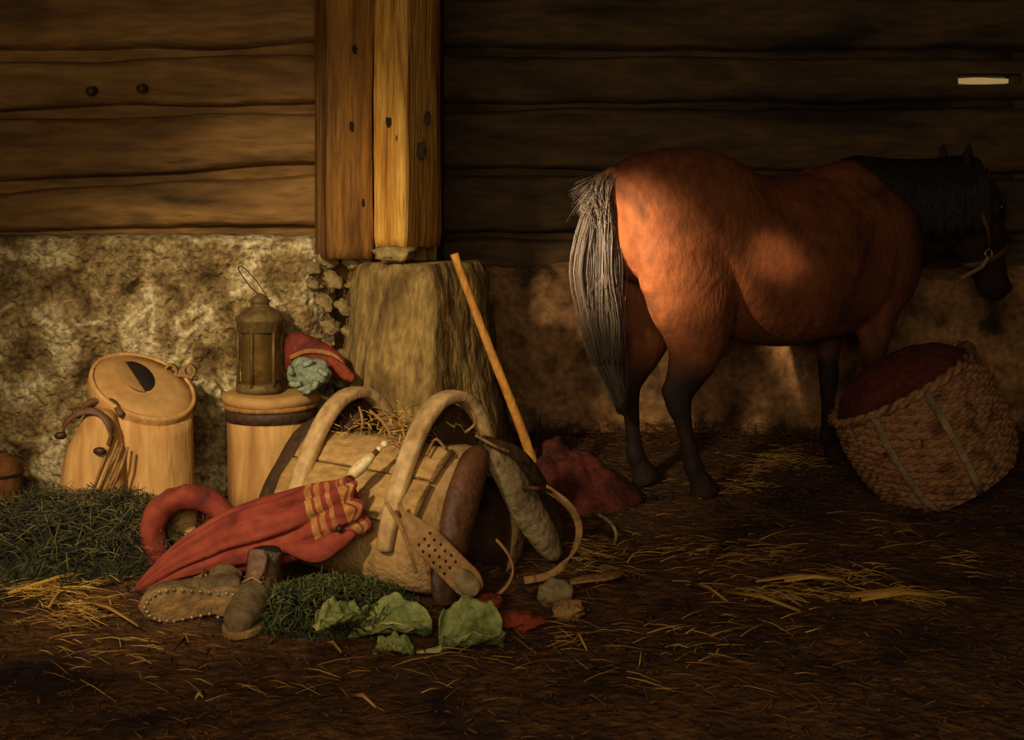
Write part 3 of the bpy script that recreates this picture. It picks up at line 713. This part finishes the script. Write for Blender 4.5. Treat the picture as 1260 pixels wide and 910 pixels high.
for (x0,y0,x1,y1) in ((1045,742,1160,742),(1050,738,1158,738),(1060,746,1162,740),(930,722,1040,718),(890,735,985,760),(850,725,895,748),(965,722,1040,722),(705,785,722,808),(100,745,170,778),(10,738,130,708),(60,756,80,735),(400,800,420,812),(432,865,462,880),(240,870,250,868)):
    for r in range(2):
        p, q = G(x0,y0+r*2,.012), G(x1,y1+r*2,.016); p.z += .02; q.z += .02
        b.tube([p, p.lerp(q,.5)+Vector((0,0,.012)), q], [.0026,.003,.001], 4)
tag(b.build('golden_straw', 'straw_gold', origin=(0,0,0)), 'bright golden straw stalks lying in loose wisps on the floor', 'straw', kind='stuff')

def leaf(name, label, c, L, W, yaw, cup, tilt, seed, stalk=True):
    root = thing(name, label, 'leaf', c, (tilt, 0, yaw), None)
    b = MB(); nx, ny = 30, 22; vs = []
    for j in range(ny+1):
        for i in range(nx+1):
            u = i/nx; v = j/ny*2-1; w = W*(math.sin(PI*(.06+.90*u))**.55)*(1+.10*N(u*7,v*2,seed))
            x = L*(u-.1); y = w*v
            z = cup*(v*v)*W*1.0 + cup*.35*L*math.sin(PI*u) + .012*fbm(u*6+seed, v*5, 0, 3)*(.3+abs(v)) + .006*math.sin(abs(v)*9-u*16)
            vs.append((x, y*(1-.25*cup*abs(v)), z+.004))
    b.add(vs, [(j*(nx+1)+i, j*(nx+1)+i+1, (j+1)*(nx+1)+i+1, (j+1)*(nx+1)+i) for j in range(ny) for i in range(nx)])
    b.build('blade', 'leaf', root, local=True, solid=.002)
    b = MB(); b.tube([(-.45*L if stalk else -.1*L,0,.004),(-.15*L,0,.008),(.1*L,0,.35*cup*L*.55+.010),(.4*L,0,.35*cup*L+.010),(.8*L,0,.35*cup*L*.4+.008)], [(.004,.010),(.006,.012),(.005,.009),(.003,.005),(.001,.002)], 10, up=(0,0,1))
    b.build('midrib', 'leafstalk', root, local=True)
leaf('cabbage_leaf', 'pale green crumpled cabbage leaf arched over beside the fodder heap', G(440,796)+Vector((0,.07,.0)), .20, .075, .05, .5, .35, 1.1, False)
leaf('cabbage_leaf', 'broad cupped cabbage leaf with a long pale stalk, in front of the saddle strap', G(548,806)+Vector((.0,.02,.0)), .16, .095, .25, .65, .30, 4.2, True)
leaf('cabbage_leaf', 'small ragged green leaf in the middle of the fodder heap', G(395,775,.07)+Vector((0,0,0)), .12, .05, .6, .5, .2, 7.7, False)
leaf('cabbage_leaf', 'small folded leaf lying between the two large cabbage leaves', G(468,806)+Vector((0,0,0)), .09, .035, -.1, .6, .2, 9.1, False)
def lump(name, label, cat, px, py, r, sc, m, seed, amp=.5, z=None):
    b = MB(); b.ball((0,0,0), r, 12, sc, amp=amp, seed=seed); o = b.build(name, m, local=True)
    p = G(px, py); o.location = (p.x, p.y, r*sc[2]*.75 if z is None else z); return tag(o, label, cat)
lump('brown_stone', 'grey-brown stone under the right strap loop of the saddle', 'stone', 684, 742, .042, (1.1,.8,.9), 'felt', 3)
lump('stone_chip', 'orange-tan pointed chip right of the grey-brown stone', 'stone', 698, 760, .032, (1.2,.6,.75), 'leather_tan', 8, .9)
lump('reddish_root', 'reddish root lying right of the broad cabbage leaf', 'vegetable', 640, 772, .040, (1.4,.7,.6), 'terracotta', 12, .5)
lump('fallen_root', 'small reddish-brown root under the end of the perforated strap', 'vegetable', 600, 748, .028, (1.5,.9,.8), 'terracotta', 15, .4)
b = MB(); b.tube(smoothpath([G(692,718,.02),G(720,712,.03),G(750,708,.03),G(766,702,.015)],5), [(.006,.010+.022*math.sin(PI*i/15)) for i in range(16)], 12, up=(0,0,1)); tag(b.build('leather_offcut', 'leather_tan'), 'flat brown leather scrap on the floor right of the saddle', 'leather')
b = MB(); b.tube(smoothpath([G(730,630,.02),G(748,640,.09),G(758,655,.08),G(756,672,.02)],6), .0055, 8); tag(b.build('bent_twig', 'felt'), 'pale bent twig sticking up right of the saddle', 'twig')
b = MB(); b.tube(smoothpath([G(632,600,.22),G(655,600,.30),G(676,604,.24),G(682,612,.10),G(684,620,.01)],6), .006, 8)
tag(b.build('bent_hoop', 'leather'), 'thin dark bent hoop standing behind the saddle', 'hoop')
# dark red rumpled cloth behind the saddle
cc = G(690, 615)
def redcl(x, y):
    dx, dy = (x-cc.x)/.32, (y-cc.y-.05)/.30; r = math.sqrt(dx*dx+dy*dy)
    h = .19*max(0,1-r)**.8*(1+.5*fbm(x*6,y*6,2,3)) + .03*abs(math.sin(x*22+y*9))*max(0,1-r)
    return (x+.03*N(x*4,y*4), y+.03*N(x*4,y*4,7), max(.0,h)+.004)
bm_ = grid(cc.x-.33, cc.x+.34, 90, cc.y-.26, cc.y+.36, 80, redcl)
# trim to the rumpled footprint
keep = [f for f in bm_.f if max(bm_.v[i].z for i in f) > .012]; bm_.f = keep; bm_.mi = [0]*len(keep)
tag(bm_.build('dark_red_blanket', 'dred', solid=.006), 'dark red rumpled blanket on the floor behind the saddle', 'blanket')

# ------------------------------------------------------------ wicker pannier
def basket():
    base = G(1150, 636); base.y += .22; base.x += .17; base.z = .06
    root = thing('wicker_pannier', 'large brown wicker pannier tipped over at the right, stuffed with dark red cloth', 'basket', base, (math.radians(-2), math.radians(-30), 0)); root.scale = (1.06,)*3
    n, K = 260, 150; rs = []
    for k in range(K+1):
        t = k/K; z = .40*t; r = interp([(0,.20),(.15,.245),(.45,.275),(.75,.280),(1,.262)], t)[0]
        row = int(t*26); fr = t*26-row; ring = []
        for i in range(n):
            a = 2*PI*i/n; ph = a*26 + (PI if row % 2 else 0)
            rr = r + .0085*abs(math.sin(PI*fr))**.6*(1+.9*math.sin(ph+fr*1.2)) - .004
            ring.append(Vector((rr*1.0*math.cos(a), rr*.86*math.sin(a), z)))
        rs.append(ring)
    b = MB(); b.rings(rs, cap=False)
    o = rs[0]; b.add([Vector((p.x,p.y,0)) for p in o], [tuple(range(n))[::-1]])
    b.build('woven_body', 'wicker', root, local=True)
    b = MB()
    for s in (0, PI):
        b.tube([((.268+.008*math.cos(16*a+s))*math.cos(a), (.231+.008*math.cos(16*a+s))*math.sin(a), .405+.008*math.sin(16*a+s)) for a in [2*PI*i/160 for i in range(160)]], .011, 8, loop=True)
    b.build('rim', 'wicker', root, local=True)
    b = MB(); rs = []
    for k in range(16):
        ph = PI/2*k/16; rs.append([Vector((.25*math.cos(ph)*math.cos(a*PI/28), .215*math.cos(ph)*math.sin(a*PI/28), .375+.135*math.sin(ph)+.012*fbm(3*math.cos(a*PI/28)*math.cos(ph),3*math.sin(a*PI/28)*math.cos(ph),1,3))) for a in range(56)])
    b.rings(rs); b.build('cloth_filling', 'dred', root, local=True)
    for a in (math.radians(-128), math.radians(-88)):
        b = MB(); pts = [((interp([(0,.20),(.15,.245),(.45,.275),(.75,.280),(1,.262)], t)[0]+.014)*math.cos(a), (interp([(0,.20),(.15,.245),(.45,.275),(.75,.280),(1,.262)], t)[0]*.86+.014)*math.sin(a), .40*t) for t in [.0,.15,.3,.45,.6,.75,.9,1.02]]
        b.ribbon(pts, .024, .008, (math.sin(a), -math.cos(a), 0)); b.build('strap', 'felt', root, local=True)
basket()

# ------------------------------------------------------------ horse
HO = Vector((.62, 4.78, 0)); HF = Vector((.906,.423,0)); HL = Vector((-.423,.906,0))
def H(u, v, w): return Vector((u, v, w))
def horse():
    b = MB(); n = 28
    def sec(path, n=28):       # path of (u, v, w, half-height, half-width) ; sections perpendicular to the path
        rs = []
        pts = [Vector(p[:3]) for p in path]; K = len(pts)
        for k, p in enumerate(path):
            t = (pts[min(k+1,K-1)]-pts[max(k-1,0)]).normalized(); side = Vector((0,1,0)); side = (side - t*side.dot(t)).normalized()
            up = side.cross(t)
            rs.append([pts[k]+up*(p[3]*math.sin(2*PI*i/n))+side*(p[4]*math.cos(2*PI*i/n)) for i in range(n)])
        b.rings(rs)
    def dense(path, m=4):
        P4 = [Vector(p[:3]) for p in path]; out = []
        sp = smoothpath(P4, m)
        for k, q in enumerate(sp):
            i = min(len(path)-2, k//m); f = k/m-i
            out.append((q.x,q.y,q.z, path[i][3]*(1-f)+path[i+1][3]*f, path[i][4]*(1-f)+path[i+1][4]*f))
        return out
    trunk = [(-.285,.0,.99,.06,.05),(-.265,0,.99,.14,.11),(-.22,0,1.0,.21,.18),(-.12,0,1.03,.262,.24),(0,0,1.045,.275,.27),(.10,0,1.03,.29,.275),(.20,0,.965,.31,.27),(.32,0,.90,.335,.285),(.48,0,.872,.345,.31),(.64,0,.878,.345,.305),(.78,0,.90,.342,.28),(.92,0,.945,.325,.24),(1.04,0,.955,.275,.19),(1.12,0,.955,.19,.13),(1.16,0,.955,.09,.06)]
    sec(dense(trunk, 3), 40)
    sec(dense([(.70,0,.98,.27,.20),(.90,0,1.02,.27,.19),(1.08,0,1.035,.245,.155),(1.22,0,1.055,.225,.13),(1.35,0,1.09,.195,.11),(1.46,0,1.14,.16,.095),(1.52,0,1.18,.09,.06)], 3))
    # head
    sec(dense([(1.475,0,1.245,.05,.04),(1.49,0,1.21,.11,.08),(1.52,0,1.13,.155,.10),(1.55,0,1.04,.168,.10),(1.585,0,.955,.145,.086),(1.62,0,.875,.110,.070),(1.65,0,.80,.084,.060),(1.672,0,.74,.078,.060),(1.68,0,.70,.062,.050),(1.68,0,.672,.03,.028)], 3))
    for v in (-1, 1):   # ears, nostril wings, cheek
        sec(dense([(1.455,.055*v,1.25,.030,.022),(1.452,.068*v,1.295,.032,.018),(1.452,.075*v,1.34,.024,.012),(1.458,.076*v,1.372,.006,.004)], 2), 12)
        b.ball(H(1.722,.040*v,.735), .024, 8, (1,.8,1.2)); b.ball(H(1.54,.066*v,1.03), .075, 10, (1,.42,1.1)); b.ball(H(1.61,.074*v,1.085), .032, 8)
        b.ball(H(.93,.16*v,.90), .20, 12, (.85,.42,1.25)); 
    # near and far hind legs
    for v, pts in ((-.145, [(-.02,0,1.12,.05,.03),(-.025,0,1.04,.16,.075),(-.03,.0,.94,.22,.115),(.00,0,.82,.225,.115),(.005,0,.72,.195,.105),(.015,0,.62,.150,.092),(.00,0,.53,.110,.074),(-.035,0,.455,.078,.055),(-.065,0,.395,.062,.044),(-.062,0,.345,.052,.040),(-.045,0,.29,.036,.031),(-.028,0,.22,.030,.027),(-.010,0,.155,.033,.030),(.0,0,.115,.042,.036),(.014,0,.085,.036,.032),(.03,0,.060,.044,.042),(.045,0,.03,.055,.050),(.055,0,.0,.062,.056)]),
                   (.145, [(-.04,0,1.12,.05,.03),(-.045,0,1.04,.15,.075),(-.05,.0,.94,.21,.11),(-.03,0,.82,.21,.11),(-.03,0,.72,.18,.10),(-.03,0,.62,.135,.085),(-.05,0,.53,.098,.070),(-.085,0,.455,.072,.052),(-.115,0,.395,.060,.044),(-.112,0,.345,.050,.040),(-.10,0,.29,.036,.031),(-.092,0,.22,.030,.027),(-.085,0,.155,.033,.030),(-.08,0,.115,.042,.036),(-.066,0,.085,.036,.032),(-.052,0,.060,.044,.042),(-.038,0,.03,.055,.050),(-.028,0,.0,.062,.056)])):
        sec(dense([(p[0], v+p[1]*0, p[2], p[3], p[4]) for p in pts], 3), 24)
        hx = pts[8][0]; b.ball(H(hx-.045, v, .405), .030, 8, (1,.8,1.3))   # point of hock
    # forelegs
    for v, du in ((-.13, .0), (.13, -.02)):
        fl = [(.93,.88,.17,.10),(.91,.76,.15,.095),(.895,.67,.110,.080),(.885,.58,.075,.060),(.882,.49,.054,.047),(.882,.41,.045,.041),(.886,.36,.046,.043),(.882,.31,.036,.035),(.880,.24,.028,.027),(.880,.16,.031,.029),(.882,.115,.040,.036),(.895,.085,.034,.031),(.908,.058,.042,.040),(.92,.03,.053,.050),(.928,.0,.060,.055)]
        sec(dense([(u+du, v*(1 if w < .7 else .9), w, hh, hw) for u, w, hh, hw in fl], 3), 24)
    b.tube([H(-.22,0,1.17),H(-.27,0,1.20),H(-.32,0,1.17),H(-.345,0,1.10),H(-.35,0,.98)], [.06,.048,.040,.032,.018], 12)
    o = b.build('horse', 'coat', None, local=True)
    cyc(o, .011, 7)
    me = o.data
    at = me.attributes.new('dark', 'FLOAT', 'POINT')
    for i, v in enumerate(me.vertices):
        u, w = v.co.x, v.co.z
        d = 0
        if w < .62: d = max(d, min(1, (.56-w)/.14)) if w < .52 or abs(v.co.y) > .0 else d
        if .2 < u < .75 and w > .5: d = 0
        d = max(d, min(1, max(0, (u-.78)/.38)) * .92)  # shade from shoulder to head, put into the coat colour
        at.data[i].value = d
    o.location = HO; o.rotation_euler = (0, 0, math.atan2(HF.y, HF.x))
    tag(o, 'bay horse seen from behind its right flank, head lowered, by the back wall', 'horse')
    # tail
    t = MB()
    for i in range(3200):
        cl_ = random.randrange(60); ca = N(cl_*1.7, .3)*2.2; cc_ = N(cl_*2.3, 5.1)*2.4
        a = ca + random.gauss(0,.35); c = cc_ + random.gauss(0,.35); f = random.random()
        root_ = H(-.27 + .02*random.gauss(0,.5) - .06*f, .020*a, 1.205-.12*f*f + .012*random.gauss(0,.5))
        L = random.uniform(.62, 1.0); sp = .034
        p1 = root_ + Vector((-.035-.02*f, .006*a, -.02))
        x0 = -.325 + .040*c; wv = .010*math.sin(cl_*1.3)
        full = [root_, p1, Vector((x0, sp*1.1*a, 1.05-.05*f)), Vector((x0-.012+.014*c+wv, sp*1.5*a, .85)), Vector((x0+.006*c-wv, sp*1.6*a, .66)), Vector((x0+.035-.010*c+wv, sp*1.2*a, .50)), Vector((x0+.095-.035*c, sp*.7*a, .40-.10*random.random()))]
        m = 3+int(L*4.99)-1
        pts = smoothpath(full[:min(7, m+1)], 3); K = len(pts)
        t.tube(pts, [.0021*(1-.8*k/(K-1)) for k in range(K)], 3)
    for i in range(40):
        p = H(-.30, random.gauss(0,.02), 1.17); d = Vector((-1, random.gauss(0,.2), random.gauss(-.25,.25)))
        t.tube([p, p+d*.07+Vector((0,0,.02)), p+d*.13-Vector((0,0,.015))], [.0016,.0013,.0006], 3)
    t.build('tail', 'tail', o, local=True)
    # mane falling on the near side, forelock
    m = MB()
    NK = [(.80,.99,.275,.20),(.90,1.02,.27,.19),(1.08,1.035,.245,.155),(1.22,1.055,.225,.13),(1.35,1.09,.195,.11),(1.46,1.14,.16,.095),(1.54,1.17,.13,.09)]
    for i in range(3600):
        f = random.random()**.85; u = .86+.67*f; c_, hh_, hw_ = interp(NK, u)
        s = -1 if random.random() < .85 else 1
        L = random.uniform(.16,.34)*min(1, .15+f*2.2)
        pts = []
        for q in (0,.08,.3,.6,1):
            d = L*q; wd = hw_*math.sqrt(max(0, 1-((hh_-min(d, hh_))/hh_)**2))
            pts.append(H(u+.05*q*N(u*30,2)+.012*q*random.gauss(0,1), s*(wd+.010+.006*random.random()) if q else .01*random.gauss(0,1), c_+hh_-d+(.010 if q < .3 else 0)))
        m.tube(smoothpath(pts,3), [.0032*(1-.7*k/12) for k in range(13)], 3)
    m.build('mane', 'mane', o, local=True)
    m = MB()
    for i in range(160):
        y = random.gauss(0,.022); m.tube(smoothpath([H(1.49,y*.5,1.275),H(1.56,y,1.25),H(1.655,y*1.4,1.15),H(1.685,y*1.8,1.07-.05*random.random())],3), [.003]*9+[.001], 3)
    m.build('forelock', 'mane', o, local=True)
    for v in (-1,1):
        e = MB(); e.ball(H(1.622,.096*v,1.088), .017, 8); e.build('eye', 'eye', o, local=True)
    # headcollar
    h = MB()
    def band(c, n_, ra, rb, w):
        nn = Vector(n_).normalized(); sd = Vector((0,1,0)); upv = sd.cross(nn)
        K = 28; pts = [Vector(c)+sd*(rb*math.cos(2*PI*i/K))+upv*(ra*math.sin(2*PI*i/K)) for i in range(K)]
        rs = [[p+nn*w*x+(p-Vector(c)).normalized()*y for x, y in ((-.5,0),(.5,0),(.5,.006),(-.5,.006))] for p in pts]
        h.rings(rs, loop=True)
    band((1.622,0,.875), (.38,0,-.92), .114, .075, .024)
    band((1.495,0,1.19), (.45,0,-.9), .135, .094, .022)
    for v in (-1,1):
        h.ribbon([H(1.48,.098*v,1.10),H(1.52,.116*v,1.0),H(1.56,.092*v,.91)], .020, .006, (1,0,.3))
    hl = h.build('headcollar', 'leather', o, local=True)
    k = MB(); k.tube([H(1.555+.020*math.cos(a), -.088, .885+.020*math.sin(a)) for a in [2*PI*i/14 for i in range(14)]], .004, 6, loop=True)
    k.build('ring', 'nail', hl, local=True)
    k = MB(); k.tube(smoothpath([H(1.55,-.09,.87),H(1.50,-.10,.83),H(1.42,-.105,.80),H(1.34,-.11,.765)],5), [.010]*15+[.007], 8); k.build('halter_rope', 'felt', hl, local=True)
horse()

# ------------------------------------------------------------ camera
cd = bpy.data.cameras.new('camera'); cam = bpy.data.objects.new('camera', cd); C.objects.link(cam)
cam.location = (0,0,CH); cam.rotation_euler = (PI/2,0,0); cd.sensor_width = 36; cd.lens = F/1260*36; cd.shift_y = -(455-HY)/1260
bpy.context.scene.camera = cam

# ------------------------------------------------------------ light: a low warm sun-like beam from the door at front left, added spots on the horse, added fill behind the viewer
def spot(name, loc, aim, power, col, size, blend, r):
    l = bpy.data.lights.new(name, 'SPOT'); l.energy = power; l.color = col; l.spot_size = math.radians(size); l.spot_blend = blend; l.shadow_soft_size = r
    o = bpy.data.objects.new(name, l); C.objects.link(o); o.location = loc
    o.rotation_euler = (Vector(aim)-Vector(loc)).to_track_quat('-Z','Y').to_euler(); return o
spot('door_beam', (-1.75,.35,2.35), (-.78,4.2,.46), 680, (1,.83,.56), 35, .9, .13)
spot('added_rump_spot', (-2.6,1.7,1.95), P(797,325,4.7), 4300, (1,.77,.50), 8.8, 1.0, .05)  # added spot to brighten the buttock, no source of its own
spot('added_flank_spot', (-.3,.5,2.3), P(962,332,4.8), 950, (1,.74,.50), 3.0, 1.0, .03)  # added narrow spot for the bright flank patch, no real opening behind it
ar = bpy.data.lights.new('fill_area', 'AREA'); ar.energy = 66; ar.color = (1,.82,.58); ar.shape = 'RECTANGLE'; ar.size = 2.2; ar.size_y = 1.6  # added soft fill to lift the dark parts, no seen source
ao = bpy.data.objects.new('fill_area', ar); C.objects.link(ao); ao.location = (-.3,-.9,1.7); ao.rotation_euler = (Vector((.6,4.5,.3))-ao.location).to_track_quat('-Z','Y').to_euler()
w = bpy.data.worlds.new('world'); bpy.context.scene.world = w; w.use_nodes = True
w.node_tree.nodes['Background'].inputs[0].default_value = (.55,.40,.24,1); w.node_tree.nodes['Background'].inputs[1].default_value = .15
vs = bpy.context.scene.view_settings; bpy.context.scene.display_settings.display_device = 'sRGB'
vs.view_transform = 'Standard'; vs.look = 'None'; vs.exposure = 0; vs.gamma = 1; vs.use_curve_mapping = False
for o in bpy.data.objects:
    if '_o' in o: del o['_o']
